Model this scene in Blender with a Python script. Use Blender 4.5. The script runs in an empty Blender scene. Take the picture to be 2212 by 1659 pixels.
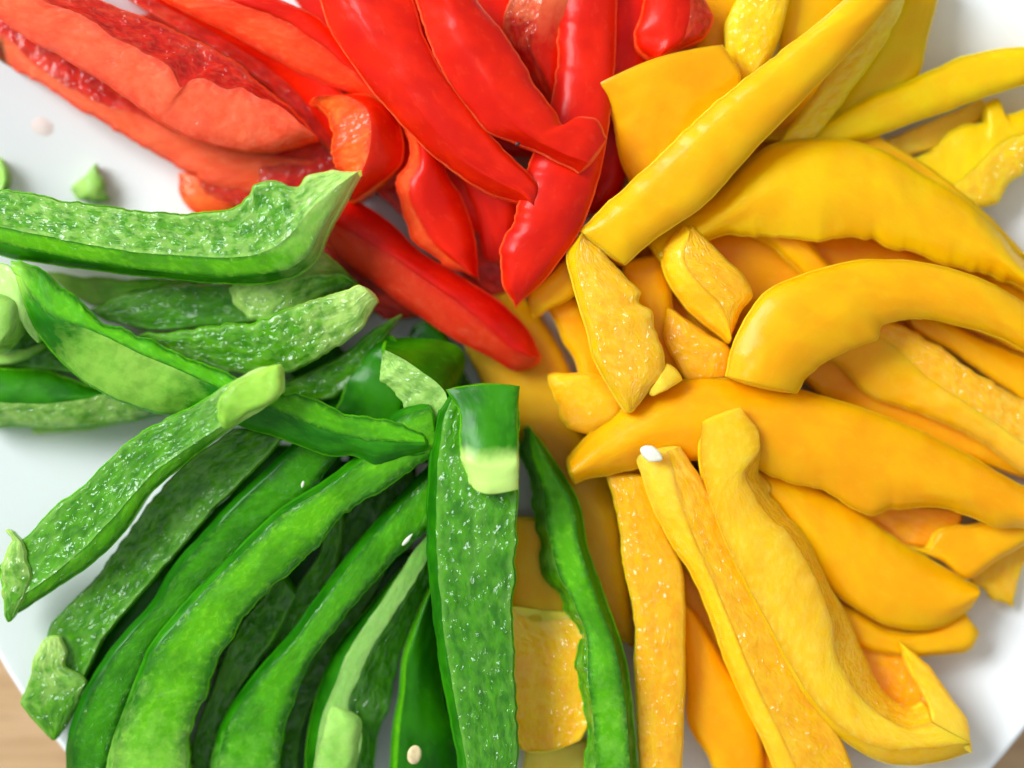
import bpy, math
import numpy as np
from mathutils import Vector

# ---------------------------------------------------------------- camera, light, exposure
sc = bpy.context.scene
COL = sc.collection
D_CAM, Z_REF, PX = 0.285, 0.015, 0.075e-3      # camera distance, reference height, metres per traced pixel
H_CAM = D_CAM + Z_REF
cam_d = bpy.data.cameras.new('camera')
cam = bpy.data.objects.new('camera', cam_d); COL.objects.link(cam)
cam.location = (0, 0, H_CAM)
cam_d.sensor_width = 36.0
cam_d.lens = 36.0 * D_CAM / (2212 * PX)
cam_d.clip_start, cam_d.clip_end = 0.01, 20.0
cam_d.dof.use_dof = True
cam_d.dof.focus_distance = H_CAM - 0.019
cam_d.dof.aperture_fstop = 3.6
sc.camera = cam

world = bpy.data.worlds.new('World'); sc.world = world; world.use_nodes = True
bg = world.node_tree.nodes['Background']
bg.inputs[0].default_value = (0.90, 0.97, 1.0, 1); bg.inputs[1].default_value = 0.62

def area(name, loc, target, sx, sy, watts, col):
    l = bpy.data.lights.new(name, 'AREA'); l.shape = 'RECTANGLE'; l.size, l.size_y = sx, sy
    l.energy = watts; l.color = col
    o = bpy.data.objects.new(name, l); COL.objects.link(o); o.location = loc
    o.rotation_euler = (Vector(target) - Vector(loc)).to_track_quat('-Z', 'Y').to_euler()
    return o
area('window_light', (-0.62, 0.36, 0.62), (0, 0, 0.01), 0.52, 0.44, 14.0, (0.92, 0.98, 1.0))

vs = sc.view_settings
vs.view_transform = 'Standard'; vs.look = 'None'; vs.gamma = 1.0; vs.exposure = -0.07; vs.use_curve_mapping = False
sc.render.engine = 'CYCLES'
cy = sc.cycles
cy.use_denoising = True; cy.max_bounces = 8; cy.diffuse_bounces = 5; cy.glossy_bounces = 3
cy.transmission_bounces = 8; cy.sample_clamp_indirect = 6.0; cy.use_adaptive_sampling = True
cy.adaptive_threshold = 0.04; cy.caustics_reflective = False; cy.caustics_refractive = False

# ---------------------------------------------------------------- materials
class NT:
    def __init__(s, name):
        s.m = bpy.data.materials.new(name); s.m.use_nodes = True
        s.t = s.m.node_tree; s.t.nodes.clear(); s.out = s.n('ShaderNodeOutputMaterial')
    def n(s, ty, **kw):
        x = s.t.nodes.new(ty)
        for k, v in kw.items(): setattr(x, k, v)
        return x
    def l(s, a, b): s.t.links.new(a, b)
    def val(s, sock, v):
        if hasattr(v, 'is_output') or isinstance(v, bpy.types.NodeSocket): s.l(v, sock)
        else: sock.default_value = v
    def math(s, op, a, b=0.0, c=None, clamp=False):
        x = s.n('ShaderNodeMath', operation=op, use_clamp=clamp)
        s.val(x.inputs[0], a); s.val(x.inputs[1], b)
        if c is not None: s.val(x.inputs[2], c)
        return x.outputs[0]
    def mix(s, f, a, b, bt='MIX'):
        x = s.n('ShaderNodeMix', data_type='RGBA', blend_type=bt)
        s.val(x.inputs[0], f)
        for i, v in ((6, a), (7, b)):
            if isinstance(v, tuple): v = (*v[:3], 1)
            s.val(x.inputs[i], v)
        return x.outputs[2]
    def ramp(s, v, lo, hi, a=0.0, b=1.0):
        x = s.n('ShaderNodeMapRange', interpolation_type='SMOOTHSTEP')
        s.val(x.inputs[0], v)
        for i, q in zip((1, 2, 3, 4), (lo, hi, a, b)): x.inputs[i].default_value = q
        return x.outputs[0]
    def noise(s, co, scale, detail=2.0, rough=0.5, dist=0.0, dim='2D'):
        x = s.n('ShaderNodeTexNoise', noise_dimensions=dim); s.l(co, x.inputs['Vector'])
        x.inputs['Scale'].default_value = scale; x.inputs['Detail'].default_value = detail
        x.inputs['Roughness'].default_value = rough; x.inputs['Distortion'].default_value = dist
        return x.outputs[0]
    def scaled(s, co, v):
        x = s.n('ShaderNodeMapping'); s.l(co, x.inputs[0]); x.inputs['Scale'].default_value = v
        return x.outputs[0]
    def bump(s, h, dist, strength=1.0, normal=None):
        x = s.n('ShaderNodeBump'); x.inputs['Strength'].default_value = strength
        x.inputs['Distance'].default_value = dist; s.l(h, x.inputs['Height'])
        if normal is not None: s.l(normal, x.inputs['Normal'])
        return x.outputs[0]

def pepper_mat(name, kind, base, deep, pale, sss=(1, 1, 1), wet=1.0):
    """kind: skin / cut / inner.  UV 'grain' runs in millimetres along (u) and across (v) the strip, 'span' is 0..1 across."""
    t = NT(name)
    uv = t.n('ShaderNodeUVMap', uv_map='grain').outputs[0]
    sp = t.n('ShaderNodeSeparateXYZ'); t.l(t.n('ShaderNodeUVMap', uv_map='span').outputs[0], sp.inputs[0])
    across = sp.outputs[1]
    pal = t.n('ShaderNodeAttribute', attribute_name='pith').outputs['Fac']
    oi = t.n('ShaderNodeObjectInfo'); oc = oi.outputs['Color']
    sh = t.n('ShaderNodeVectorMath', operation='ADD'); t.l(uv, sh.inputs[0])
    rv = t.n('ShaderNodeCombineXYZ'); t.l(t.math('MULTIPLY', oi.outputs['Random'], 91.0), rv.inputs[0]); t.l(t.math('MULTIPLY', oi.outputs['Random'], 53.0), rv.inputs[1])
    t.l(rv.outputs[0], sh.inputs[1]); uv = sh.outputs[0]
    big = t.noise(uv, 0.11, 3.0, 0.55)
    mid = t.noise(t.scaled(uv, (0.6, 1.0, 1)), 0.55, 4.0, 0.6)
    if kind == 'skin':
        col = t.mix(t.ramp(big, 0.32, 0.7), deep, base)
        col = t.mix(t.math('MULTIPLY', t.ramp(mid, 0.5, 0.8), 0.22), col, pale)
        bmp = t.bump(t.noise(uv, 0.16, 1.0), 0.0006, 0.5)
        bmp = t.bump(t.noise(t.scaled(uv, (0.5, 1.4, 1)), 1.6, 3.0, 0.6), 0.00003, 0.6, bmp)
        coat_n = bmp; rough = 0.5; crough = t.ramp(mid, 0.3, 0.75, 0.12, 0.30); cw = 0.24
    elif kind == 'cut':
        st = t.noise(uv, 0.7, 3.0, 0.55, 0.3)
        edge = t.math('MULTIPLY', t.math('SUBTRACT', 1.0, across), across)
        col = t.mix(t.ramp(edge, 0.0, 0.21), deep, base)
        col = t.mix(t.math('MULTIPLY', t.ramp(st, 0.46, 0.74), 0.40), col, pale)
        col = t.mix(t.math('MULTIPLY', t.ramp(big, 0.42, 0.72), 0.55), col, deep)
        h = t.noise(uv, 0.8, 2.0, 0.5)
        bmp = t.bump(h, 0.00012, 0.6)
        pit = t.noise(uv, 1.1, 2.0, 0.6)
        coat_n = t.bump(t.math('MULTIPLY', t.ramp(pit, 0.42, 0.72), t.ramp(t.noise(uv, 0.18, 2.0), 0.4, 0.6, 0.3, 1.0)), 0.00060, 1.0, bmp)
        rough = 0.5; crough = t.ramp(t.noise(uv, 0.45, 3.0), 0.35, 0.65, 0.05, 0.20); cw = 0.55 if 'yellow' in name else 0.42
    else:
        w = t.n('ShaderNodeVectorMath', operation='ADD'); t.l(uv, w.inputs[0])
        nz = t.n('ShaderNodeTexNoise', noise_dimensions='2D'); t.l(uv, nz.inputs['Vector']); nz.inputs['Detail'].default_value = 1.0; nz.inputs['Scale'].default_value = 0.6
        sc_ = t.n('ShaderNodeVectorMath', operation='SCALE'); t.l(nz.outputs['Color'], sc_.inputs[0]); sc_.inputs['Scale'].default_value = 1.6
        t.l(sc_.outputs[0], w.inputs[1])
        v1 = t.n('ShaderNodeTexVoronoi', feature='SMOOTH_F1', voronoi_dimensions='2D'); t.l(t.scaled(w.outputs[0], (0.34, 0.95, 1) if 'green' in name else (0.75, 1.2, 1)), v1.inputs['Vector'])
        v1.inputs['Scale'].default_value = 1.0; v1.inputs['Smoothness'].default_value = 0.7
        v2 = t.n('ShaderNodeTexVoronoi', feature='SMOOTH_F1', voronoi_dimensions='2D'); t.l(t.scaled(w.outputs[0], (0.9, 1.7, 1)), v2.inputs['Vector'])
        v2.inputs['Scale'].default_value = 1.0; v2.inputs['Smoothness'].default_value = 0.6
        col = t.mix(t.ramp(mid, 0.3, 0.7), deep, base)
        col = t.mix(t.math('MULTIPLY', t.ramp(v1.outputs[0], 0.35, 0.75), 0.14), col, pale)
        edge = t.math('MULTIPLY', t.math('SUBTRACT', 1.0, across), across)
        col = t.mix(t.math('MULTIPLY', t.ramp(edge, 0.0, 0.09, 1.0, 0.0), 0.3 if 'green' in name else 0.12), col, pale)
        col = t.mix(t.math('MULTIPLY', t.ramp(big, 0.5, 0.8), 0.25), col, pale)
        h1 = t.math('SUBTRACT', 1.0, v1.outputs[0]); h2 = t.math('SUBTRACT', 1.0, v2.outputs[0])
        amp = t.ramp(t.noise(uv, 0.22, 2.0), 0.35, 0.62, 0.35, 1.0)
        bmp = t.bump(h1, 0.00011 if 'green' in name else 0.00005, 0.8)
        coat_n = t.bump(t.math('MULTIPLY', t.math('ADD', h1, t.math('MULTIPLY', h2, 0.35)), amp), 0.00080 if 'green' in name else 0.00070 if 'yellow' in name else 0.00035, 1.0)
        rough = 0.5; crough = t.ramp(t.noise(uv, 0.35, 3.0), 0.35, 0.65, 0.05, 0.13); cw = 0.7 if 'green' in name else 0.75 if 'yellow' in name else 0.42
    pal = t.math('SUBTRACT', t.math('MULTIPLY', pal, 1.25), t.math('MULTIPLY', t.ramp(t.noise(uv, 0.42, 4.0, 0.6), 0.35, 0.7), 0.42 if kind == 'inner' else 0.16), clamp=True)
    col = t.mix(pal, col, (0.55, 0.75, 0.21) if 'green' in name else (0.96, 0.72, 0.13) if 'yellow' in name else (0.94, 0.26, 0.13))
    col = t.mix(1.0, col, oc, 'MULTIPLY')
    p = t.n('ShaderNodeBsdfPrincipled')
    t.l(col, p.inputs['Base Color']); t.val(p.inputs['Roughness'], rough)
    p.inputs['Specular IOR Level'].default_value = 0.08
    p.inputs['Coat Weight'].default_value = cw * wet; p.inputs['Coat IOR'].default_value = 1.55 if kind == 'inner' else 1.5
    t.val(p.inputs['Coat Roughness'], crough); t.l(coat_n, p.inputs['Coat Normal'])
    t.l(bmp, p.inputs['Normal'])
    p.inputs['Subsurface Weight'].default_value = {'skin': 0.0 if 'green' in name else 0.8 if 'yellow' in name else 0.4, 'cut': 0.8, 'inner': 0.4}[kind]
    p.inputs['Subsurface Radius'].default_value = sss; p.inputs['Subsurface Scale'].default_value = 0.0009 if 'green' in name else 0.0032 if 'yellow' in name else 0.0020
    t.l(p.outputs[0], t.out.inputs[0])
    return t.m

M = {}
SG_, SY_, SR_ = (0.35, 1.0, 0.10), (1.0, 0.6, 0.06), (1.0, 0.12, 0.08)
M['green_skin'] = pepper_mat('green_pepper_skin', 'skin', (0.030, 0.21, 0.000), (0.010, 0.115, 0.000), (0.07, 0.32, 0.001), SG_)
M['green_cut'] = pepper_mat('green_pepper_flesh', 'cut', (0.115, 0.41, 0.000), (0.020, 0.16, 0.000), (0.26, 0.60, 0.02), SG_)
M['green_inner'] = pepper_mat('green_pepper_inner_wall', 'inner', (0.085, 0.305, 0.001), (0.032, 0.175, 0.000), (0.36, 0.62, 0.13), SG_)
M['yellow_skin'] = pepper_mat('yellow_pepper_skin', 'skin', (0.86, 0.485, 0.001), (0.86, 0.415, 0.000), (0.87, 0.55, 0.010), SY_)
M['yellow_cut'] = pepper_mat('yellow_pepper_flesh', 'cut', (0.88, 0.54, 0.006), (0.86, 0.40, 0.001), (0.91, 0.67, 0.07), SY_)
M['yellow_inner'] = pepper_mat('yellow_pepper_inner_wall', 'inner', (0.87, 0.47, 0.002), (0.86, 0.38, 0.000), (0.90, 0.63, 0.05), SY_)
M['red_skin'] = pepper_mat('red_pepper_skin', 'skin', (0.74, 0.013, 0.000), (0.60, 0.006, 0.000), (0.80, 0.040, 0.002), SR_)
M['red_cut'] = pepper_mat('red_pepper_flesh', 'cut', (0.86, 0.085, 0.018), (0.78, 0.030, 0.004), (0.90, 0.19, 0.07), SR_)
M['red_inner'] = pepper_mat('red_pepper_inner_wall', 'inner', (0.58, 0.012, 0.003), (0.36, 0.004, 0.001), (0.90, 0.16, 0.06), SR_)

def simple_mat(name, col, rough, var=0.0, spec=0.5, scale=900.0, transl=0.0, bump=0.0):
    t = NT(name); co = t.n('ShaderNodeTexCoord').outputs['Object']
    n = t.noise(co, scale, 3.0, dim='3D')
    c = t.mix(t.ramp(n, 0.3, 0.7), tuple(x * (1 - var) for x in col), tuple(min(1, x * (1 + var)) for x in col))
    p = t.n('ShaderNodeBsdfPrincipled'); t.l(c, p.inputs['Base Color']); p.inputs['Roughness'].default_value = rough
    p.inputs['Specular IOR Level'].default_value = spec
    if bump: t.l(t.bump(n, bump), p.inputs['Normal'])
    if transl:
        tr = t.n('ShaderNodeBsdfTranslucent'); t.l(c, tr.inputs[0]); mx = t.n('ShaderNodeMixShader'); mx.inputs[0].default_value = transl
        t.l(p.outputs[0], mx.inputs[1]); t.l(tr.outputs[0], mx.inputs[2]); t.l(mx.outputs[0], t.out.inputs[0])
    else: t.l(p.outputs[0], t.out.inputs[0])
    return t.m
M['china'] = simple_mat('white_glazed_china', (0.78, 0.79, 0.80), 0.12, 0.012, 0.5, 30.0)
M['seed'] = simple_mat('dry_seed_coat', (0.80, 0.62, 0.34), 0.4, 0.25, 0.4, 500.0, bump=0.0001)
M['pale_chip'] = simple_mat('white_pith', (0.86, 0.84, 0.70), 0.4, 0.06, 0.4, 700.0, 0.15, 0.0001)
M['juice'] = simple_mat('pink_pepper_juice', (0.78, 0.66, 0.62), 0.10, 0.08, 0.5, 400.0)
M['bruise'] = simple_mat('dark_blemish', (0.035, 0.012, 0.008), 0.5, 0.2)
M['membrane'] = simple_mat('translucent_membrane', (0.62, 0.74, 0.62), 0.12, 0.15, 0.5, 300.0, 0.45, 0.0003)

def wood():
    t = NT('tan_table_wood'); co = t.n('ShaderNodeTexCoord').outputs['Object']
    g = t.noise(t.scaled(co, (18, 160, 18)), 1.0, 5.0, 0.6, 0.6)
    f = t.noise(t.scaled(co, (60, 900, 60)), 1.0, 3.0, 0.6)
    c = t.mix(t.ramp(g, 0.3, 0.7), (0.56, 0.36, 0.19), (0.44, 0.26, 0.12))
    c = t.mix(t.math('MULTIPLY', t.ramp(f, 0.55, 0.75), 0.4), c, (0.33, 0.19, 0.09))
    p = t.n('ShaderNodeBsdfPrincipled'); t.l(c, p.inputs['Base Color']); p.inputs['Roughness'].default_value = 0.45
    t.l(t.bump(f, 0.0002), p.inputs['Normal']); t.l(p.outputs[0], t.out.inputs[0])
    return t.m
M['wood'] = wood()

# ---------------------------------------------------------------- geometry helpers
def unproj(xy, z):
    """traced point + its real height -> place on the plate (metres)"""
    k = PX * (H_CAM - z) / D_CAM
    return np.stack([(xy[..., 0] - 1106.0) * k, -(xy[..., 1] - 829.5) * k, z], -1)

PC = np.array([0.0040, 0.0056]); R_PLATE = 0.1030
def plate_z(x, y):
    r = np.hypot(x - PC[0], y - PC[1])
    s = np.clip((r - 0.070) / (R_PLATE - 0.070), 0, 1)
    return np.where(r > R_PLATE, -1.0, 0.0085 * s ** 1.7)

def pts(s): return np.array([[float(v) for v in p.split(',')] for p in s.split()])

def spline(P, n):
    """cubic through control points, n even stations by chord length"""
    P = np.asarray(P, float)
    if len(P) == 1: return np.repeat(P, n, 0)
    d = np.r_[0, np.cumsum(np.maximum(np.linalg.norm(np.diff(P, axis=0), axis=1), 1e-6))]; d /= d[-1]
    T = np.empty_like(P)
    T[0] = (P[1] - P[0]) / (d[1] - d[0]); T[-1] = (P[-1] - P[-2]) / (d[-1] - d[-2])
    for i in range(1, len(P) - 1):
        a = (P[i] - P[i-1]) / (d[i] - d[i-1]); b = (P[i+1] - P[i]) / (d[i+1] - d[i])
        h0, h1 = d[i] - d[i-1], d[i+1] - d[i]
        T[i] = (a * h1 + b * h0) / (h0 + h1)
    t = np.linspace(0, 1, n); i = np.clip(np.searchsorted(d, t, 'right') - 1, 0, len(P) - 2)
    h = (d[i+1] - d[i])[:, None]; s = ((t - d[i]) / (d[i+1] - d[i]))[:, None]
    return ((2*s**3 - 3*s**2 + 1) * P[i] + (s**3 - 2*s**2 + s) * h * T[i] + (-2*s**3 + 3*s**2) * P[i+1] + (s**3 - s**2) * h * T[i+1])

def hash2(ix, iy, seed):
    h = (ix.astype(np.int64) * 374761393 + iy.astype(np.int64) * 668265263 + seed * 2147483647) & 0xffffffff
    h = ((h ^ (h >> 13)) * 1274126177) & 0xffffffff
    return ((h ^ (h >> 16)) & 0xffffff) / float(0xffffff)
def vnoise(x, y, seed=0):
    ix, iy = np.floor(x), np.floor(y); fx, fy = x - ix, y - iy
    fx = fx*fx*(3 - 2*fx); fy = fy*fy*(3 - 2*fy)
    a, b = hash2(ix, iy, seed), hash2(ix + 1, iy, seed); c, d = hash2(ix, iy + 1, seed), hash2(ix + 1, iy + 1, seed)
    return (a + (b - a)*fx)*(1 - fy) + (c + (d - c)*fx)*fy - 0.5
def fbm(x, y, seed=0, o=3):
    return sum(vnoise(x * 2**k, y * 2**k, seed + 17*k) / 2**k for k in range(o))

class Part:
    """collects grid patches; build() links them as one mesh object"""
    def __init__(s): s.v, s.f, s.g, s.sp, s.p, s.nv = [], [], [], [], [], 0
    def grid(s, V, G, SP, pith, flip=False):
        n, m = V.shape[:2]; k = np.arange(n * m).reshape(n, m) + s.nv
        q = np.stack([k[:-1, :-1], k[1:, :-1], k[1:, 1:], k[:-1, 1:]], -1).reshape(-1, 4)
        s.f.append(q[:, ::-1] if flip else q)
        s.v.append(V.reshape(-1, 3)); s.g.append(G.reshape(-1, 2)); s.sp.append(SP.reshape(-1, 2)); s.p.append(pith.reshape(-1)); s.nv += n * m
    def build(s, name, mat, parent, color=(1, 1, 1)):
        v = np.concatenate(s.v); f = np.concatenate(s.f); me = bpy.data.meshes.new(name)
        me.vertices.add(len(v)); me.vertices.foreach_set('co', v.astype(np.float32).ravel())
        me.loops.add(f.size); me.loops.foreach_set('vertex_index', f.astype(np.int32).ravel())
        me.polygons.add(len(f)); me.polygons.foreach_set('loop_start', np.arange(0, f.size, 4, dtype=np.int32))
        me.polygons.foreach_set('use_smooth', np.ones(len(f), bool))
        for nm, dat in (('grain', s.g), ('span', s.sp)):
            u = me.uv_layers.new(name=nm); u.data.foreach_set('uv', np.concatenate(dat)[f.ravel()].astype(np.float32).ravel())
        a = me.attributes.new('pith', 'FLOAT', 'POINT'); a.data.foreach_set('value', np.concatenate(s.p).astype(np.float32))
        me.update(); me.validate(); me.materials.append(mat)
        o = bpy.data.objects.new(name, me); COL.objects.link(o); o.color = (*color, 1)
        if parent is not None: o.parent = parent; o.matrix_parent_inverse = parent.matrix_world.inverted()
        return o

BANDN = {'skin': 'skin', 'cut': 'flesh', 'inner': 'inner_wall'}
SEED = [1]
def loft(parts, rails, bands, z, h=None, crown=None, thick=6.0, sides=('cut', 'cut'), pith=(), jag=None, relief=1.0, inset=0.12, caps=(1, 1), edge=0.12, crease=False, rim=0.35):
    """rails: traced lines along the strip, left to right; bands: what lies between them. Heights in mm."""
    SEED[0] += 1; sd = SEED[0] * 31
    K = len(rails); R0 = [pts(r) if isinstance(r, str) else np.array(r, float) for r in rails]
    lens = [np.linalg.norm(np.diff(r, axis=0), axis=1).sum() * PX * 1e3 for r in R0]
    n = int(np.clip(max(lens) / 0.42, 14, 340)); t = np.linspace(0, 1, n); L = max(lens)
    h = [0.0] * K if h is None else h
    crown = [0.0] * (K - 1) if crown is None else crown
    jag = [0.16] * K if jag is None else jag
    zt = spline(np.array(z, float)[:, None], n)[:, 0] if len(z) > 1 else np.full(n, float(z[0]))
    W = []
    for k in range(K):
        xy = spline(R0[k], n)
        hk = h[k] if np.isscalar(h[k]) else spline(np.array(h[k], float)[:, None], n)[:, 0]
        P = unproj(xy, (zt + hk) * 1e-3)
        W.append(P)
    mid = sum(W) / K
    tan = np.gradient(mid, axis=0); tan[:, 2] = 0; tan /= np.maximum(np.linalg.norm(tan, axis=1), 1e-9)[:, None]
    for k in range(K):
        a = jag[k] * 1e-3
        nrm = W[k] - mid; nrm[:, 2] = 0; ln = np.linalg.norm(nrm, axis=1)[:, None]
        nrm = np.where(ln > 1e-6, nrm / np.maximum(ln, 1e-9), 0)
        u = t * L
        j = fbm(u / 3.2, u * 0 + k * 7.3, sd, 4) + 0.9 * np.maximum(0, vnoise(u / 2.1, u * 0 + 3.3 * k, sd + 5)) ** 1.5
        W[k] = W[k] + nrm * (j * a * 2.6)[:, None]
        W[k][:, 2] += fbm(u / 5.0, u * 0 + k * 3.1, sd + 9, 3) * a * 1.2
    Lo, Ro = W[0].copy(), W[-1].copy()              # the outer cut edge; the top surface starts a little inside it
    wid = np.linalg.norm(Ro - Lo, axis=1)
    rr = np.minimum(rim * 1e-3, wid * 0.12)[:, None]; dirv = (Ro - Lo) / np.maximum(wid, 1e-9)[:, None]
    W[0] = W[0] + dirv * rr; W[-1] = W[-1] - dirv * rr
    def pithv(tt, ss, bi=-1):
        p = np.zeros(np.broadcast(tt, ss).shape)
        for q4 in pith:                             # (a, b, amount): full at a, gone at b (fractions of the length); (centre, half, amount, band): one patch
            if len(q4) == 4:
                if q4[3] == bi: p = np.maximum(p, q4[2] * np.clip(1.6 - 1.6 * np.abs(tt - q4[0]) / q4[1] + .3 * fbm(tt * L / 5, ss * 3 + 2, sd + 4, 2), 0, 1) + 0 * ss)
                continue
            a, b, amt = q4
            q = np.clip((b - tt) / (b - a), 0, 1) + 0.18 * fbm(tt * L / 4.0, ss * 3.0 + 5, sd + 3, 3)
            p = np.maximum(p, np.clip(q, 0, 1) ** 1.3 * amt)
        return p
    endd = np.minimum(t * L, (1 - t) * L)
    enddrop = -edge * 1.3e-3 * np.exp(-endd / 0.5)
    tops = []; vofs = 0.0
    runs = []; b = 0                                # neighbouring bands of one kind make one smooth surface
    while b < K - 1:
        e = b + 1
        while not crease and e < K - 1 and bands[e] == bands[b]: e += 1
        runs.append((b, e)); b = e
    for b, e in runs:
        A, B = W[b], W[e]; kind = bands[b]
        seg = [np.linalg.norm(W[k + 1] - W[k], axis=1) for k in range(b, e)]
        wloc = sum(seg); wd = wloc.max() * 1e3
        m = int(np.clip(wd / 0.42, 5, 60)); s = np.linspace(0, 1, m)
        if m > 6: s = -0.5 * np.cos(s * np.pi) * 0.35 + (s - 0.5) * 0.65; s = (s - s[0]) / (s[-1] - s[0])
        if e == b + 1:
            V = A[:, None, :] * (1 - s)[None, :, None] + B[:, None, :] * s[None, :, None]
        else:                                       # Lagrange/cubic through the rails
            kn = np.r_[0, np.cumsum([q.mean() for q in seg])]; kn /= kn[-1]
            V = np.zeros((n, m, 3))
            for i in range(len(kn)):
                l = np.ones(m)
                for j in range(len(kn)):
                    if j != i: l *= (s - kn[j]) / (kn[i] - kn[j])
                V += W[b + i][:, None, :] * l[None, :, None]
        c = max(crown[b:e], key=lambda q: np.max(q))
        if e > b + 1: c = c * 0.35
        c = c * np.clip(wloc / (wloc.max() * 0.6), 0, 1) * np.clip(0.35 + endd / 4.0, 0, 1)
        V[:, :, 2] += c[:, None] * 1e-3 * (0.65 - 0.65 * np.abs(2 * s - 1) ** 3.0)[None, :]
        if b == 0: V[:, :, 2] -= edge * 1e-3 * np.exp(-(s[None, :] * wloc[:, None] * 1e3) / 0.35)
        if e == K - 1: V[:, :, 2] -= edge * 1e-3 * np.exp(-((1 - s)[None, :] * wloc[:, None] * 1e3) / 0.35)
        V[:, :, 2] += enddrop[:, None]
        U = (t * L)[:, None] + 0 * s[None, :]; VV = vofs + s[None, :] * wd + 0 * t[:, None]
        fade = np.clip(np.minimum(s, 1 - s)[None, :] * wd / 0.8, 0, 1)
        if kind == 'inner':
            V[:, :, 2] += relief * fade * (0.26 * fbm(U / 5.0, VV / 3.0, sd + b, 3) + 0.08 * fbm(U / 1.4, VV / 0.9, sd + 50 + b, 2)) * 1e-3
        elif kind == 'cut':
            V[:, :, 2] += relief * fade * (0.20 * fbm(U / 4.0, VV / 4.0, sd + b, 3) + 0.05 * fbm(U / 0.9, VV / 1.6, sd + 40, 2)) * 1e-3
        else:
            V[:, :, 2] += relief * fade * 0.45 * fbm(U / 11.0, VV / 7.0, sd + b, 2) * 1e-3
        tops.append((kind, V, U, VV, s)); vofs += wd
    # side walls and underside
    left, right = tops[0][1][:, 0], tops[-1][1][:, -1]
    ctr = (left + right) / 2
    def wall(P, O):
        q = np.linspace(0, 1, 3)[None, :, None]; T0 = P; P = O.copy(); P[:, 2] = T0[:, 2] - rim * 0.9e-3
        E = P + (ctr - P) * inset; E = E.copy(); E[:, 2] = P[:, 2] - thick * 1e-3
        V = P[:, None, :] * (1 - q) + E[:, None, :] * q
        return np.concatenate([T0[:, None, :], V], 1)
    WL, WR = wall(left, Lo), wall(right, Ro)
    q = np.linspace(0, 1, 6)[None, :, None]
    BT = WL[:, -1][:, None, :] * (1 - q) + WR[:, -1][:, None, :] * q
    def rest(V):                                    # nothing sinks into the plate
        f = plate_z(V[..., 0], V[..., 1]) + 0.0002
        V[..., 2] = np.maximum(V[..., 2], f)
        return V
    for bi, (kind, V, U, VV, s) in enumerate(tops):
        rest(V)
        parts.setdefault(kind, Part()).grid(V, np.stack([U, VV], -1), np.stack([t[:, None] + 0*s[None, :], s[None, :] + 0*t[:, None]], -1), pithv(t[:, None], s[None, :], bi))
    for V, kd, fl in ((WL, sides[0], True), (WR, sides[1], False)):
        rest(V); mm = V.shape[1]; s = np.linspace(0, 1, mm)
        U = (t * L)[:, None] + 0 * s[None]; VV = s[None] * thick + 0 * t[:, None] + 20
        parts.setdefault(kd, Part()).grid(V, np.stack([U, VV], -1), np.stack([t[:, None] + 0*s[None], s[None] + 0*t[:, None]], -1), pithv(t[:, None], s[None]), fl)
    rest(BT); s = np.linspace(0, 1, 6)
    under = 'cut'
    parts.setdefault(under, Part()).grid(BT, np.stack([(t*L)[:, None] + 0*s[None], s[None]*6 + 0*t[:, None]], -1), np.stack([t[:, None] + 0*s[None], s[None] + 0*t[:, None]], -1), pithv(t[:, None], s[None]) , True)
    for e in (0, -1):
        if not caps[e]: continue
        loop = np.concatenate([x[1][e] for x in tops] + [WR[e][1:], BT[e][::-1][1:-1], WL[e][::-1][:-1]])
        cc = loop.mean(0); out = -tan[0] if e == 0 else tan[-1]
        q = np.array([0, .3, .65, 1.0])
        V = loop[:, None, :] * (1 - q)[None, :, None] + cc[None, None, :] * q[None, :, None]
        V = V + out[None, None, :] * (0.0006 * np.sqrt(q))[None, :, None]
        V = np.concatenate([V, V[:1]]); rest(V)
        uu = np.linspace(0, 12, len(V))[:, None] + 0*q[None]; vv = q[None] * 3 + 0 * uu
        parts.setdefault('cut', Part()).grid(V, np.stack([uu, vv], -1), np.stack([uu / 12, vv / 6 + .25], -1), np.full(uu.shape, pithv(np.array([[0.0 if e == 0 else 1.0]]), np.array([[.5]]))[0, 0]), e == 0)
    return (left + right) / 2

def empty(name, loc, label, cat, group=None):
    o = bpy.data.objects.new(name, None); COL.objects.link(o); o.location = loc; o.empty_display_size = 0.005
    o['label'] = label; o['category'] = cat
    if group: o['group'] = group
    bpy.context.view_layer.update()
    return o
GROUPS = {'green': 'green pepper pieces on the plate', 'yellow': 'yellow pepper pieces on the plate', 'red': 'red pepper pieces on the plate'}
def S(color, label, rails, bands, z, name='pepper_strip', tint=(1, 1, 1), extra=(), **kw):
    parts = {}
    c = loft(parts, rails, bands, z, **kw)
    b = c[len(c) // 2]
    root = empty(color + '_' + name, (b[0], b[1], max(0.0, b[2] - kw.get('thick', 6.0) * 1e-3)), label, 'bell pepper', GROUPS[color])
    for kd, p in parts.items(): p.build(BANDN[kd], M[color + '_' + kd], root, tint)
    for ex in extra:
        ex = dict(ex); nm = ex.pop('part'); tn = ex.pop('tint', tint); q = {}
        loft(q, ex.pop('rails'), ex.pop('bands'), ex.pop('z'), **ex)
        first = None
        for kd in ('inner', 'cut', 'skin'):
            if kd in q:
                o = q[kd].build(nm if first is None else BANDN[kd], M[color + '_' + kd], root if first is None else first, tn)
                first = first or o
    return root

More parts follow.
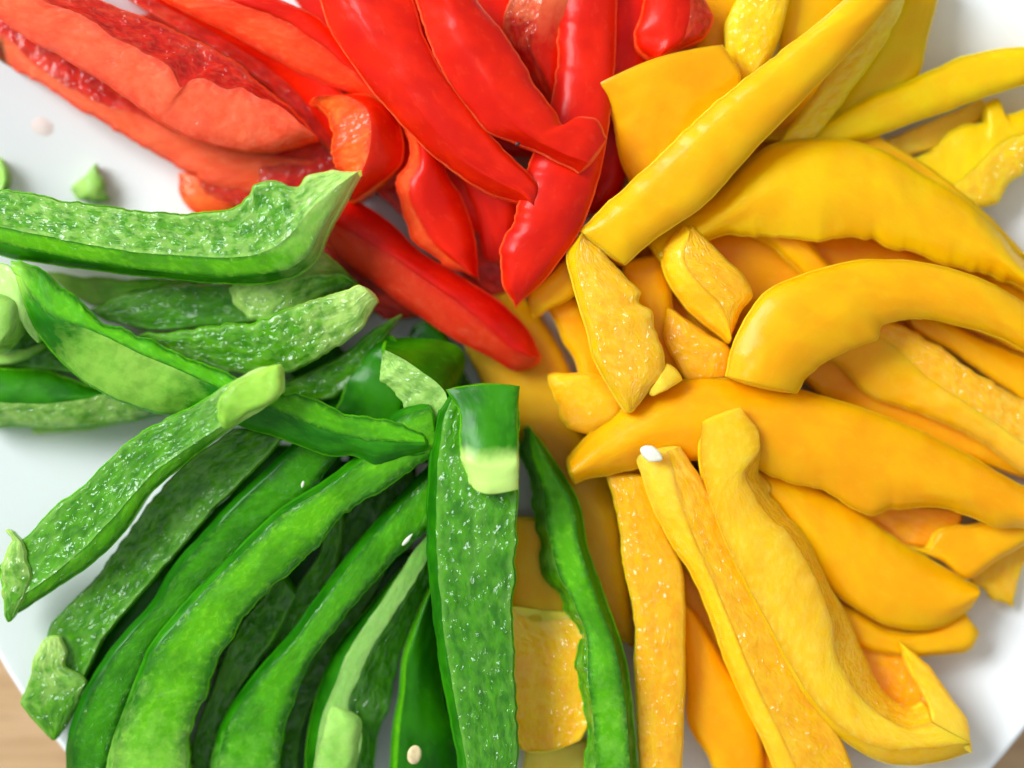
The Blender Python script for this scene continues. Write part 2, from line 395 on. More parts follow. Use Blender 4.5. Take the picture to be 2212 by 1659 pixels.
# ---------------------------------------------------------------- the setting: table and plate
def build_table():
    me = bpy.data.meshes.new('table'); s = 0.6
    v = [(-s, -s, -.0075), (s, -s, -.0075), (s, s, -.0075), (-s, s, -.0075), (-s, -s, -.03), (s, -s, -.03), (s, s, -.03), (-s, s, -.03)]
    me.from_pydata(v, [], [(0, 1, 2, 3), (7, 6, 5, 4), (0, 4, 5, 1), (1, 5, 6, 2), (2, 6, 7, 3), (3, 7, 4, 0)]); me.materials.append(M['wood'])
    o = bpy.data.objects.new('table', me); COL.objects.link(o); o['kind'] = 'structure'; o['label'] = 'tan wooden table top under the plate'; o['category'] = 'table'
build_table()
def build_plate():
    r = np.r_[np.linspace(0, 0.070, 12), np.linspace(0.0715, R_PLATE - .0012, 26)]
    zz = plate_z(PC[0] + r, PC[1] + 0 * r)
    prof = list(zip(r, zz))
    for a in np.linspace(80, -90, 8):                     # rounded lip
        prof.append((R_PLATE - .0012 + .0012 * math.cos(math.radians(a)), 0.0085 * ((R_PLATE - .0012 - .070) / (R_PLATE - .070)) ** 1.7 - .0011 + .0012 * math.sin(math.radians(a))))
    prof += [(0.085, 0.0000), (0.070, -0.0042), (0.058, -0.0050), (0.056, -0.0074), (0.052, -0.0074), (0.050, -0.0050), (0.0, -0.0045)]
    n = 160; P = Part(); ang = np.linspace(0, 2 * np.pi, n + 1)
    pr = np.array(prof); V = np.stack([PC[0] + pr[None, :, 0] * np.cos(ang)[:, None], PC[1] + pr[None, :, 0] * np.sin(ang)[:, None], pr[None, :, 1] + 0 * ang[:, None]], -1)
    z2 = np.zeros(V.shape[:2])
    P.grid(V, np.stack([z2, z2], -1), np.stack([z2, z2], -1), z2)
    o = P.build('plate', M['china'], None); o['label'] = 'round white china plate carrying all the sliced peppers'; o['category'] = 'plate'
build_plate()

# ---------------------------------------------------------------- red pepper (upper left to top centre)
S('red', 'red strip along the plate edge under the big pale red slice',
  ['-70,95 0,128 45,157 100,190 180,240 235,270 300,310 350,340 400,372 470,405 560,425', '-70,35 0,70 60,125 150,190 230,225 310,252 390,290 480,318 580,335 690,350', '-40,-40 60,20 140,80 230,140 320,190 420,235 520,270 620,290 740,310'],
  ['cut', 'inner'], [8.5, 9.5, 9.5, 9, 8], h=[-1.5, 0, -.5], crown=[.3, .1], thick=7, jag=[.22, .2, .2], tint=(1, .95, .9), pith=[(.5, .7, .3, 0)])
S('red', 'orange red sliver peeking out below the red strips beside the green tip',
  ['385,372 388,415 405,450 450,475', '430,380 440,410 470,430 500,440', '530,390 560,410 580,430 600,450'], ['cut', 'inner'], [6.5, 7, 7], h=[-1, 0, 0], thick=5, tint=(1, 1.5, .8))
S('red', 'large pale red slice with a lobed cut edge at upper left',
  ['-80,-40 0,42 60,85 130,122 200,165 290,225 370,280 450,312 540,327 615,320 674,300', '20,-60 95,0 180,32 262,88 330,122 372,150 392,188 420,172 450,172 490,192 520,190 560,215 590,222 625,245 650,272 676,290', '130,-60 220,0 300,32 392,70 499,127 570,186 627,233 660,262 678,286'],
  ['cut', 'inner'], [18, 18, 18, 17, 16], h=[-3, 0, -2.5], crown=[.8, -.6], thick=7, jag=[.1, .25, .2], tint=(1, .95, 1.0), pith=[(.5, .8, .25, 0)])
S('red', 'dark red strip with wet inner side between the pale slice and the orange red strips',
  ['230,-40 280,0 350,45 480,115 570,182 640,245 700,318 735,350', '290,-40 335,0 420,48 520,108 600,163 660,222 710,290 745,330', '370,-40 410,0 480,50 560,95 640,140 712,178 770,230 800,270'],
  ['inner', 'skin'], [11, 11, 11, 10], h=[-1.5, -2, 0], crown=[0, .8], thick=6, tint=(.95, .9, .9))
S('red', 'orange red strip with pale cut edge running down to the small curled piece',
  ['310,-35 356,2 463,57 535,96 641,152 713,184 813,214', '440,-40 500,0 600,38 680,85 745,140 790,185 822,212', '520,-40 600,-5 690,40 740,90 780,140 815,180 838,214'],
  ['cut', 'skin'], [14, 14.5, 14.5, 13], h=[-2.5, 0, -.5], crown=[.5, 1.0], thick=6, jag=[.15, .2, .1], tint=(1, .95, .75))
S('red', 'small curled red piece with an orange rim around a dark hollow',
  ['668,222 700,252 722,300 712,330 716,352 740,385 752,425', '680,209 750,208 790,232 802,285 796,335 778,380 757,430', '700,206 812,210 850,240 872,300 868,350 820,398 770,432'],
  ['cut', 'skin'], [15, 16.5, 16.5, 15], h=[-2, 0, -4], crown=[.2, 1.2], thick=9, tint=(1, 1.35, .6), jag=[.35, .08, .08])
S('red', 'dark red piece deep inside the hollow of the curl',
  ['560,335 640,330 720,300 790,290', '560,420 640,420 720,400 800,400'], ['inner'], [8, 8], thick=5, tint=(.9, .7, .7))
S('red', 'broad red strip deep under the middle of the red heap',
  ['740,150 800,240 840,330 870,430', '1000,200 1040,300 1060,420 1080,520'], ['skin'], [9, 8, 7], crown=[1.5], thick=6)
S('red', 'dark red strip lying low between the two downward pointing red tips',
  ['960,330 1010,420 1035,500 1045,560', '1130,400 1120,460 1112,510 1105,560'], ['skin'], [10, 9, 7], crown=[1.0], thick=5, tint=(.95, .9, .9))
S('red', 'red strip ending in a point just above the long lower red strip',
  ['860,250 885,310 880,350 852,392 856,432 882,482 898,522 942,560 1000,588 1029,599', '880,250 905,320 905,360 885,400 890,440 912,482 935,520 968,553 1008,583 1030,599', '960,300 965,370 1000,430 1022,492 1031,560 1032,599'],
  ['cut', 'skin'], [15, 15.5, 15, 13.5], h=[-2.5, -.6, -3], crown=[.2, 1.8], thick=6, jag=[.3, .1, .08], tint=(1, .9, .6))
S('red', 'long red strip tinted dark for shade across the plate centre with a blunt lower right end',
  ['760,425 840,478 905,540 1000,598 1090,660 1142,715 1168,768', '700,470 820,540 900,592 990,655 1060,712 1105,752 1160,775', '680,505 740,562 820,622 900,682 980,732 1060,772 1118,802 1150,795'],
  ['skin', 'cut'], [11, 12, 12.5, 12], h=[-2.5, 0, -3], crown=[1.2, .3], thick=7, jag=[.06, .12, .12], tint=(.80, .45, .4))  # tint lowered: shade from the red heap put into the colour
S('red', 'red strip with a pale inner rim at the top edge of the photo',
  ['1105,-50 1098,0 1084,50 1092,85 1130,150 1190,245', '1190,-50 1172,0 1160,50 1150,100 1175,160 1215,245', '1270,-50 1262,0 1256,60 1250,120 1240,190 1225,250'],
  ['inner', 'skin'], [16, 16, 14, 12], h=[-1, 0, -3], crown=[-.3, 1.2], thick=7, tint=(1, .95, .7), pith=[(.15, .6, .55)])
S('red', 'wide red strip curving from the top down to the tip above the yellow pieces',
  ['1205,-50 1205,60 1195,180 1160,300 1130,400 1108,462 1098,492 1083,525 1080,565 1088,615 1112,658', '1335,-50 1332,60 1328,160 1312,300 1290,400 1262,480 1212,560 1165,618 1118,658'],
  ['skin'], [13, 14, 17, 18.5, 18, 16], crown=[2.6], thick=6.5, jag=[.28, .06], tint=(.97, .9, .7))
S('red', 'long smooth red strip with a pink edge reaching from the top to the heap middle',
  ['660,-60 690,0 708,55 742,110 800,192 868,272 950,350 1030,405 1085,428 1152,444', '715,-60 752,0 788,66 848,150 925,262 1000,340 1080,390 1125,415 1153,444', '850,-60 890,0 920,85 960,160 1020,240 1080,312 1140,370 1165,405 1156,444'],
  ['skin', 'skin'], [21, 22, 22, 21, 20.5], h=[-3.5, -.3, -.6], crown=[.4, 1.0], thick=6, crease=True, jag=[.08, .08, .1], tint=(1, 1, 1))
S('red', 'red strip on top of the red heap with a curled lobe at its end',
  ['870,-60 895,0 918,70 948,138 990,210 1022,252 1052,283 1110,308 1180,340 1250,374', '920,-60 955,0 990,70 1030,150 1075,225 1110,265 1140,290 1190,318 1270,352', '1000,-60 1032,0 1080,60 1122,122 1162,190 1200,242 1216,268 1245,252 1288,258 1313,295'],
  ['skin', 'skin'], [24, 24.5, 24.5, 24, 23.5], h=[-3, -.2, -1.6], crown=[.4, 1.0], thick=5, crease=True, jag=[.14, .06, .14], tint=(1, 1, 1))
S('red', 'low dark red strip between the red heap and the square yellow piece',
  ['1300,-50 1300,60 1290,200 1275,330 1260,460', '1440,-50 1420,60 1400,150 1370,300 1340,440'], ['skin'], [9, 9, 9, 8], crown=[1.2], thick=6, tint=(.92, .8, .8))
S('red', 'knobbly red end piece at the top beside the yellow strips',
  ['1400,-40 1388,20 1370,85 1378,105 1402,124', '1440,-40 1440,20 1440,60 1442,90 1425,120', '1500,-40 1490,10 1488,45 1478,80 1445,110', '1505,-30 1528,8 1545,40 1530,72 1470,104'],
  ['skin', 'skin', 'inner'], [18, 18, 17, 16], h=[-2.5, 0, -.3, -2], crown=[.5, .4, .5], thick=7, crease=True, tint=(1, .9, .6))

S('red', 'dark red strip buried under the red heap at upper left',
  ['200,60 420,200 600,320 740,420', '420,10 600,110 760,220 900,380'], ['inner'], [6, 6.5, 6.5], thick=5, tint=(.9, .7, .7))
S('red', 'dark red strip buried between the long red strips at the top edge',
  ['600,-50 700,80 800,200 900,330', '1120,-50 1140,100 1180,220 1220,330'], ['skin'], [8, 8, 8], thick=5, tint=(.9, .8, .8), crown=[1])

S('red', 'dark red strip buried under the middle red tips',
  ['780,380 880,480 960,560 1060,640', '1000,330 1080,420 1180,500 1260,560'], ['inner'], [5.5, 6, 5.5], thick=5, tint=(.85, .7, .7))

S('red', 'dark red strip buried below the long shade tinted red strip beside the green tip',
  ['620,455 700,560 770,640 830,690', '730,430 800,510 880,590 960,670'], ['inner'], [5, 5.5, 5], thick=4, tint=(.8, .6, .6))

# ---------------------------------------------------------------- green pepper (left and lower left)
S('green', 'dark green strip lying low behind the long green bridge strip',
  ['190,668 260,640 330,622 420,612 520,612', '230,694 330,712 450,704 560,694 640,680'], ['inner'], [9, 10, 10], thick=6, tint=(.6, .75, .6), pith=[(0, .5, .25)])
S('green', 'pale green membrane sliver showing between the top green slice and the bridge strip',
  ['95,585 200,598 330,600 450,605', '150,635 200,660 300,632 440,622'], ['cut'], [7, 8, 9], thick=3, tint=(.85, .85, .7), pith=[(0, .7, .6)])
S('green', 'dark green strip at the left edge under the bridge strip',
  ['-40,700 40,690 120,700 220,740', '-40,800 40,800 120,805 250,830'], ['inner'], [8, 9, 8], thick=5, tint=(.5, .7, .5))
S('green', 'thin pale green sliver at the left edge crossing the dark strip',
  ['-40,770 20,762 70,748 100,738', '-40,790 20,784 70,764 102,742'], ['cut'], [10.5, 11, 10.5], thick=2, pith=[(0, 1.5, .6)])
S('green', 'green strip at the left edge with a glistening pale lower side',
  ['-40,790 0,796 100,800 180,830 260,850 345,880', '-40,862 0,868 100,872 180,862 250,850 340,892', '-40,925 0,922 80,928 200,922 290,910 350,897'],
  ['skin', 'inner'], [12, 12, 12, 11], h=[-1.5, 0, -3], crown=[.8, .4], thick=6, pith=[(.4, .9, .4, 1)], tint=(.9, .95, .8), jag=[.1, .1, .2])
S('green', 'thin green offcut edge on the plate below the left glistening strip',
  ['70,925 160,915 250,905 340,885', '75,937 160,932 250,918 345,898'], ['skin'], [4, 5, 6], thick=3, pith=[(0, 1.5, .6)])
S('green', 'green piece with a pale knobbly end tucked under the top green slice',
  ['488,624 498,650 545,682 575,694 625,686 690,650 760,620', '510,612 560,606 620,606 660,600 700,595 735,590 765,610', '640,560 680,548 700,545 720,560 740,580 752,592 768,606'],
  ['inner', 'skin'], [13.5, 14, 14, 12], h=[-1.5, 0, -3], crown=[.8, .6], thick=7, pith=[(.1, 1.1, .75)], tint=(.9, .95, .85), jag=[.3, .15, .05])
S('green', 'dark green strip with a pointed tip under the pale ended strip',
  ['862,681 800,715 740,765 680,795 600,830', '858,688 842,712 826,742 792,792 752,832 702,862 620,862'], ['inner'], [12, 12.5, 12, 10], thick=5, tint=(.8, .9, .6), h=[0, -1], pith=[(0, .12, .6)], jag=[.15, .3])
S('green', 'green strip with a frayed whitish end pointing at the red pepper',
  ['300,722 450,706 560,690 610,668 650,658 700,640 745,622 772,612 785,618', '310,745 380,770 460,800 560,812 620,806 690,776 742,740 790,692 816,654'],
  ['inner'], [12, 14, 16, 17.5, 18], h=[0, -1.5], crown=[.6], thick=5, pith=[(1.0, .52, .85)], tint=(1, 1, .9), jag=[.35, .35])
S('green', 'dark green strip standing behind the folded green piece at the centre',
  ['835,725 800,745 762,800 728,878 700,950', '860,740 862,800 868,870 860,920 820,990'], ['skin'], [13, 13.5, 13, 11], h=[-2, 0], crown=[1.0], thick=7, tint=(.75, .85, .7))
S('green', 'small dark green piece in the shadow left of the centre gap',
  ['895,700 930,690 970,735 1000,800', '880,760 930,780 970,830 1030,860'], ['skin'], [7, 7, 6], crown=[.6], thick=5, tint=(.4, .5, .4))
S('green', 'folded green piece with a pale inner face right of the plate centre',
  ['826,766 828,819 852,852 880,882 904,922 926,952', '832,756 872,776 915,806 945,828 962,846 936,948', '836,730 900,730 965,738 998,754 992,840 948,936'],
  ['inner', 'skin'], [19, 19.5, 19.5, 18], h=[-3, 0, -9], crown=[.3, 0], thick=8, rim=.06, pith=[(.5, 1, .6, 0)], tint=(.85, .95, .85), jag=[.3, .1, .1])
S('green', 'long green slice at the left with a pale bent tip resting on the red strips',
  ['-60,400 0,408 100,424 200,440 300,456 400,462 470,456 515,440 535,418 545,400 575,389 610,396 640,408 662,388 700,366 772,370', '-60,478 0,490 100,510 200,530 300,545 400,552 500,556 560,548 612,520 640,490 668,455 700,425 730,400 773,371', '-60,510 0,525 100,548 250,574 400,592 500,598 580,590 640,572 672,540 690,500 715,458 742,415 774,372', '-60,530 0,552 150,578 300,596 450,611 560,614 640,597 685,562 706,508 728,465 752,420 775,374'],
  ['inner', 'cut', 'skin'], [19, 20, 21, 22, 24], h=[-.5, 0, -1.5, -4], crown=[-.4, .3, .5], thick=6, pith=[(1.0, .62, .85), (.4, .7, .25, 0)], tint=(.95, 1, .9), jag=[.25, .12, .06, .06])
S('green', 'pale green scrap at the left edge above the top green slice',
  ['-40,350 0,342 12,360 14,385 4,405', '-40,420 -20,425 -8,425 0,420 4,412'], ['cut'], [7, 8, 8], thick=4, pith=[(0, 3, .5)])
S('green', 'rounded pale green knob at the left photo edge below the bridge strip end',
  ['-50,640 0,636 28,652 38,680 34,710 10,740', '-50,760 -30,765 -20,765 -12,762 -4,756 4,746'], ['cut'], [18, 18.5, 18], crown=[2], thick=6, pith=[(0, 3, .45)])
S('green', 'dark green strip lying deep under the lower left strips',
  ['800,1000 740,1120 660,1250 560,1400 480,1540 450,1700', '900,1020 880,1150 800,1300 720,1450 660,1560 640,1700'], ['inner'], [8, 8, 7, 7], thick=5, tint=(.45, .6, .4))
S('green', 'dim green strip seen in the dark gap between the bright strips',
  ['665,975 655,1060 690,1180 640,1270 600,1345 560,1420', '735,985 740,1080 742,1150 720,1260 680,1330 620,1400'], ['inner'], [10.5, 11, 10, 9], thick=5, tint=(.7, .8, .6), h=[0, -1])
S('green', 'dark green strip between the two bright strips at the bottom edge',
  ['600,1240 540,1320 490,1400 450,1500 420,1590 415,1720', '640,1290 600,1370 545,1450 500,1530 470,1620 455,1720'], ['inner'], [11, 10.5, 10, 10], thick=6, tint=(.55, .68, .45))
S('green', 'wide dark green strip showing its wet inner wall at lower left',
  ['500,925 400,1002 332,1070 292,1130 240,1200 190,1262 140,1312 100,1372 88,1410', '615,945 545,1022 472,1092 402,1172 332,1252 272,1322 222,1384 190,1450 165,1500'],
  ['inner'], [14, 14, 13, 12, 12], thick=6, tint=(.82, .92, .8), jag=[.2, .1], crown=[-.3],
  extra=[dict(part='curled_lip', rails=['92,1384 70,1430 58,1480 42,1518 60,1545 105,1597', '130,1378 142,1410 140,1440 165,1452 186,1466 180,1490 165,1525 120,1592'], bands=['inner'], z=[13.4, 13.6, 12.6], thick=1.6, crown=[.5], pith=[(0, .8, .6)], tint=(.95, .95, .9), jag=[.15, .4])])
S('green', 'deep green strip with a dark skin line third from the lower left edge',
  ['640,950 575,1012 510,1073 428,1159 363,1237 328,1298 271,1362 228,1415 200,1458 171,1515 150,1567 143,1720', '655,955 588,1022 522,1083 441,1169 376,1247 340,1306 284,1370 242,1422 214,1466 186,1522 166,1572 158,1720', '730,985 660,1075 622,1098 516,1196 434,1278 362,1360 327,1405 298,1472 276,1525 248,1600 222,1720'],
  ['skin', 'cut'], [15, 15.5, 15, 15, 15, 15], h=[-1.5, 0, -.8], crown=[.3, .4], thick=7, tint=(.40, .66, .5), sides=('skin', 'cut'), jag=[.06, .06, .1])
S('green', 'bright green strip with a pale glossy lower end at the bottom left',
  ['925,868 850,893 812,950 750,1001 667,1059 620,1086 510,1186 428,1268 356,1350 321,1396 292,1464 271,1519 242,1597 215,1720', '930,880 862,905 824,962 760,1013 677,1070 630,1097 521,1197 440,1279 369,1361 334,1405 305,1472 284,1526 256,1602 230,1720', '945,975 922,992 880,1022 820,1062 742,1112 682,1182 622,1242 562,1292 512,1352 482,1402 442,1502 412,1582 406,1720'],
  ['skin', 'cut'], [19, 19, 18.5, 18, 17.5, 17, 17], h=[-1.5, 0, -.6], crown=[.2, .8], thick=7, pith=[(1.0, .7, .3)], tint=(.9, 1.0, .7), sides=('skin', 'cut'), jag=[.05, .06, .3])
S('green', 'mid green strip leaning on the large centre strip with a dark skin edge',
  ['930,1000 852,1080 772,1170 702,1262 622,1372 542,1462 482,1552 440,1720', '940,1010 866,1092 786,1182 716,1274 636,1382 556,1472 496,1562 455,1720', '960,1110 925,1142 882,1182 832,1232 762,1312 702,1382 655,1460 618,1560 600,1720'],
  ['skin', 'cut'], [14, 15, 15, 14.5, 14], h=[-1.5, 0, -.8], crown=[.2, .8], thick=7, pith=[(1.0, .78, .3)], tint=(.62, .86, .5), sides=('skin', 'cut'), jag=[.05, .06, .25])
S('green', 'dark green strip with a pale stripe of cut flesh along its middle at the bottom',
  ['945,1120 892,1192 802,1302 722,1402 682,1502 664,1582 655,1720', '950,1125 905,1175 830,1292 760,1392 722,1482 692,1562 672,1720', '965,1140 922,1212 852,1322 802,1402 772,1472 750,1532 775,1565 750,1720', '985,1200 935,1262 885,1372 862,1422 842,1522 820,1572 800,1720'],
  ['skin', 'cut', 'inner'], [12.5, 13, 13, 13], h=[-2.5, 0, -.2, -4], crown=[.3, .2, 0], thick=5, pith=[(.55, .7, .7, 1)], tint=(.55, .72, .6), jag=[.05, .1, .15, .2],
  extra=[dict(part='pale_end_flap', rails=['712,1520 694,1575 680,1635 674,1720', '742,1528 780,1558 774,1612 748,1720'], bands=['cut'], z=[13.2, 13.7, 13.7], thick=1.2, pith=[(0, 3, .6)], relief=2, edge=.4, tint=(.85, .95, .85), crown=[.6])])
S('green', 'smooth green strip beside the large centre strip at the bottom edge carrying the seed',
  ['940,1230 896,1338 868,1424 862,1496 848,1567 838,1720', '945,1240 906,1340 880,1424 874,1496 866,1567 856,1720', '965,1240 950,1340 955,1440 962,1520 992,1600 1000,1720'],
  ['cut', 'skin'], [11, 11.5, 11.5, 11], h=[-1.5, 0, -3.0], crown=[.1, 1.0], thick=6, tint=(.62, .78, .55), jag=[.04, .04, .04])
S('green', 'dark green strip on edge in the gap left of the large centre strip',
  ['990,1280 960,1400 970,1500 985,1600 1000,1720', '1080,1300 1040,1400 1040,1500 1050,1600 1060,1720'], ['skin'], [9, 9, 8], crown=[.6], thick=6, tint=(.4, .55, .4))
S('green', 'long twisted green bridge strip crossing over the left green strips',
  ['22,566 60,566 110,600 150,632 222,692 302,722 402,776 502,812 592,842 652,852 742,892 832,906 880,918 915,936', '45,600 70,640 102,678 202,716 302,764 382,798 440,824 560,872 640,905 700,928 780,950 850,955 918,958', '35,620 55,680 82,724 152,802 232,856 342,892 440,905 522,922 642,962 722,987 765,985 812,1012 850,1000 918,982'],
  ['cut', 'skin'], [19, 20, 20.5, 20.5, 20.5, 20, 20], h=[-.5, 0, [-2, -4, -4, -3.5, -2, -1]], crown=[.4, 1.0], thick=4, tint=(.75, .95, .45), jag=[.25, .06, .1], pith=[(0, .08, .5), (.33, .2, .42, 1)],
  extra=[dict(part='frayed_membrane_end', rails=['-40,560 -10,566 20,575 45,610 70,650 90,690', '-40,640 -10,650 20,670 45,700 62,725 80,740'], bands=['cut'], z=[16, 17, 18, 16], thick=2, pith=[(0, 3, .9)], tint=(.85, .92, 1.0))])
S('green', 'wide green strip lying on the bridge strip with a bright blunt upper end',
  ['602,788 542,802 482,836 402,882 302,936 232,992 172,1052 122,1090 72,1142 22,1190 -4,1220', '604,835 560,858 502,905 450,938 382,984 322,1030 262,1098 202,1162 150,1212 85,1262 20,1300', '606,852 566,884 518,914 482,938 442,968 384,1014 326,1064 266,1152 206,1212 134,1262 12,1342'],
  ['inner', 'cut'], [26, 26, 25, 23, 20, 17], h=[-.4, -.4, -2], crown=[-.3, .2], thick=5, pith=[(.1, .26, .8)], tint=(.88, .96, .9), jag=[.16, .1, .1],
  extra=[dict(part='blunt_pith_end', rails=['547,806 510,822 478,855 470,895 478,924', '606,788 606,850 565,882 540,890 515,908'], bands=['cut'], z=[26.0, 26.3, 25.9], thick=1.0, pith=[(0, 2.5, .55)], tint=(.95, 1, .6), edge=.4, relief=2),
         dict(part='curled_lip', rails=['2,1148 20,1165 10,1205 -2,1250 4,1290 14,1342', '26,1150 52,1178 58,1215 70,1245 60,1280 30,1330'], bands=['inner'], z=[18.2, 18, 17.2], thick=1.4, crown=[.4], pith=[(0, 1.3, .7)], tint=(.95, 1, .9), jag=[.35, .35])])
S('green', 'green strip curving down over the yellow pieces right of the large centre strip',
  ['1138,926 1126,985 1150,1062 1160,1152 1180,1242 1222,1312 1248,1362 1250,1452 1262,1552 1272,1720', '1143,926 1145,985 1172,1062 1184,1150 1208,1240 1244,1310 1266,1370 1270,1452 1280,1552 1290,1720', '1146,926 1190,1005 1236,1088 1252,1176 1292,1300 1328,1400 1348,1500 1358,1600 1364,1720', '1148,925 1202,1000 1252,1088 1268,1170 1312,1300 1347,1400 1364,1500 1374,1600 1384,1720'],
  ['inner', 'cut', 'skin'], [14, 16, 17, 17.5, 17, 16], h=[-3.5, -.6, -.3, -3], crown=[.1, .6, .2], thick=6, tint=(.85, .98, .75), pith=[(2.5, .2, .4)], jag=[.4, .1, .05, .05])
S('green', 'large green strip at the centre showing its glistening inner wall with a folded over tip',
  ['975,838 952,872 932,962 923,1052 922,1202 935,1332 952,1452 972,1562 1000,1720', '992,838 968,880 950,962 944,1052 944,1202 956,1332 972,1452 992,1562 1018,1720', '1118,838 1120,952 1120,1082 1114,1202 1112,1352 1114,1502 1120,1602 1122,1720'],
  ['skin', 'inner'], [20, 22, 22, 21, 20, 19], h=[-2, 0, -.3], crown=[.3, .3], thick=6, tint=(.72, .92, .6), jag=[.12, .1, .3], sides=('skin', 'cut'),
  extra=[dict(part='folded_tip', rails=['962,842 985,880 994,950 1000,1000 1012,1046', '1040,836 1050,880 1050,950 1050,1000 1042,1066', '1122,834 1118,890 1120,950 1120,1000 1118,1058'], bands=['skin', 'skin'], z=[22.5, 25, 25.5, 25, 24.5], h=[-1.2, 0, -.2], crown=[.4, .2], thick=3.2, pith=[(.72, .55, .95)], tint=(.95, 1, .85), jag=[.15, .5, .12], relief=2.0)])

S('green', 'dark green strip buried between the wide wet strip and the bright strip',
  ['560,960 500,1060 420,1150 340,1260', '740,985 700,1080 600,1160 480,1260'], ['skin'], [11, 11, 10], thick=6, tint=(.6, .75, .5), crown=[.8])
S('green', 'dark green strip buried under the left bridge strip and its neighbours',
  ['560,720 620,800 700,900 760,1000', '700,700 760,780 860,880 930,1000'], ['skin'], [7, 8, 8], thick=5, tint=(.5, .65, .45), crown=[.8])

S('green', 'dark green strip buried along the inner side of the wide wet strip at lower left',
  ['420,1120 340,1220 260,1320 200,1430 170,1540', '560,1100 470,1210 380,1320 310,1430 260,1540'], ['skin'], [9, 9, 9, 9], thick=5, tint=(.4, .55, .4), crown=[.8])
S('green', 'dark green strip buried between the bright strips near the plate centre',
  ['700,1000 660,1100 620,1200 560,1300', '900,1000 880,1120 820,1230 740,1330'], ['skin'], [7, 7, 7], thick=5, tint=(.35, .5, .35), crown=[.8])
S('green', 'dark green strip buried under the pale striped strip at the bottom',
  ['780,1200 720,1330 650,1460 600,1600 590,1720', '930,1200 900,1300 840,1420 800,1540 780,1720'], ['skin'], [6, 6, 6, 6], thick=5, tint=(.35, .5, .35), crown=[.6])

# ---------------------------------------------------------------- yellow pepper (right half)
S('yellow', 'orange yellow strip buried under the small blocks at the centre',
  ['1200,560 1260,680 1330,800 1420,900', '1460,520 1500,640 1560,740 1640,820'], ['skin'], [4.5, 5, 5], thick=4, crown=[.6], tint=(1, .9, .6))
S('yellow', 'orange yellow strip buried under the straight and the hooked strips at the bottom',
  ['1330,1000 1400,1150 1470,1300 1520,1420', '1520,1000 1600,1150 1680,1300 1740,1430'], ['skin'], [5, 5.5, 5.5], thick=4, crown=[.6], tint=(1, .9, .6))
S('yellow', 'yellow strip buried behind the long bar at the top right',
  ['1700,160 1660,230 1600,310 1540,390', '1900,180 1840,270 1760,340 1680,400'], ['skin'], [6, 6, 6], thick=4, crown=[.6], tint=(1, .95, .6))
S('yellow', 'yellow strip tinted dull for deep shade running down under the plate centre',
  ['990,650 1010,760 1060,870 1120,960 1160,1060 1180,1180 1190,1300', '1120,620 1180,700 1240,820 1290,960 1330,1090 1350,1220 1372,1400'], ['skin'], [4.5, 4.5, 5, 6, 6], crown=[1.2], thick=5, tint=(.75, .75, 6))  # tint darkened to carry the shade deep in the pile; strip itself paler
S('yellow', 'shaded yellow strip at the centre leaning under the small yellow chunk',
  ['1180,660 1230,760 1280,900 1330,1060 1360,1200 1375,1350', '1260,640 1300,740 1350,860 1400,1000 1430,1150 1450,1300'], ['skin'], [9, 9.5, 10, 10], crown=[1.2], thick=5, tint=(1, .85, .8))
S('yellow', 'pale yellow offcut low between the two green strips at the bottom',
  ['1090,1120 1090,1230 1095,1330 1100,1400', '1200,1130 1215,1230 1250,1310 1275,1400'], ['skin'], [10, 11, 11], crown=[.5], thick=4, tint=(.92, .9, 1.4))
S('yellow', 'yellow orange end piece with a star shaped fold between the green strips',
  ['1095,1310 1090,1400 1095,1500 1105,1590 1125,1622', '1170,1340 1205,1390 1200,1450 1190,1540 1185,1622', '1275,1330 1270,1400 1280,1480 1275,1560 1255,1600'],
  ['inner', 'inner'], [13, 14, 13.5, 12.5], h=[0, -1.8, .3], crown=[.6, .6], thick=5, pith=[(0, .45, .45)], tint=(1, 1, .9))
S('yellow', 'pale yellow scrap on the plate at the bottom edge between the green strips',
  ['1130,1625 1130,1650 1130,1720', '1270,1600 1275,1650 1280,1720'], ['skin'], [5, 5, 5], crown=[.3], thick=3, pith=[(0, 3, .8)])
S('yellow', 'yellow strip at the top edge right behind the red knobbly end',
  ['1490,-50 1500,20 1500,80 1490,150', '1600,-50 1605,20 1600,100 1610,170'], ['skin'], [9, 9, 8], crown=[1], thick=5, tint=(.92, .95, .6))
S('yellow', 'upright yellow strip at the top between the square piece and the long bar',
  ['1605,-50 1590,0 1566,55 1570,105 1590,160 1600,220', '1715,-50 1705,0 1692,60 1672,115 1650,160 1640,220'], ['inner'], [14, 14, 13, 12], crown=[1.2], thick=6, tint=(0.95, 1.21, 0.90), jag=[.1, .08])
S('yellow', 'shaded yellow strip at the top just left of the long bar',
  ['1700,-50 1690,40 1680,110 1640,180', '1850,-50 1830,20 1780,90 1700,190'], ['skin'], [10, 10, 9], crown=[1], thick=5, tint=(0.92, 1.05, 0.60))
S('yellow', 'long yellow strip reaching the top edge to the right of the long bar',
  ['1880,-60 1860,40 1800,140 1740,230 1680,310', '1960,-60 1950,20 1900,110 1830,210 1760,300'], ['inner'], [14, 14, 13, 12], crown=[.6], thick=6, tint=(0.95, 1.21, 1.10), pith=[(.05, .6, .6)])
S('yellow', 'flat yellow strip ending at the white plate in the upper right',
  ['1960,-60 1925,30 1870,120 1800,220 1740,300', '2040,-60 2025,0 2010,60 1982,168 1940,235 1880,310'], ['skin'], [11, 11, 10, 9], crown=[.8], thick=5, tint=(0.92, 1.08, 0.50))
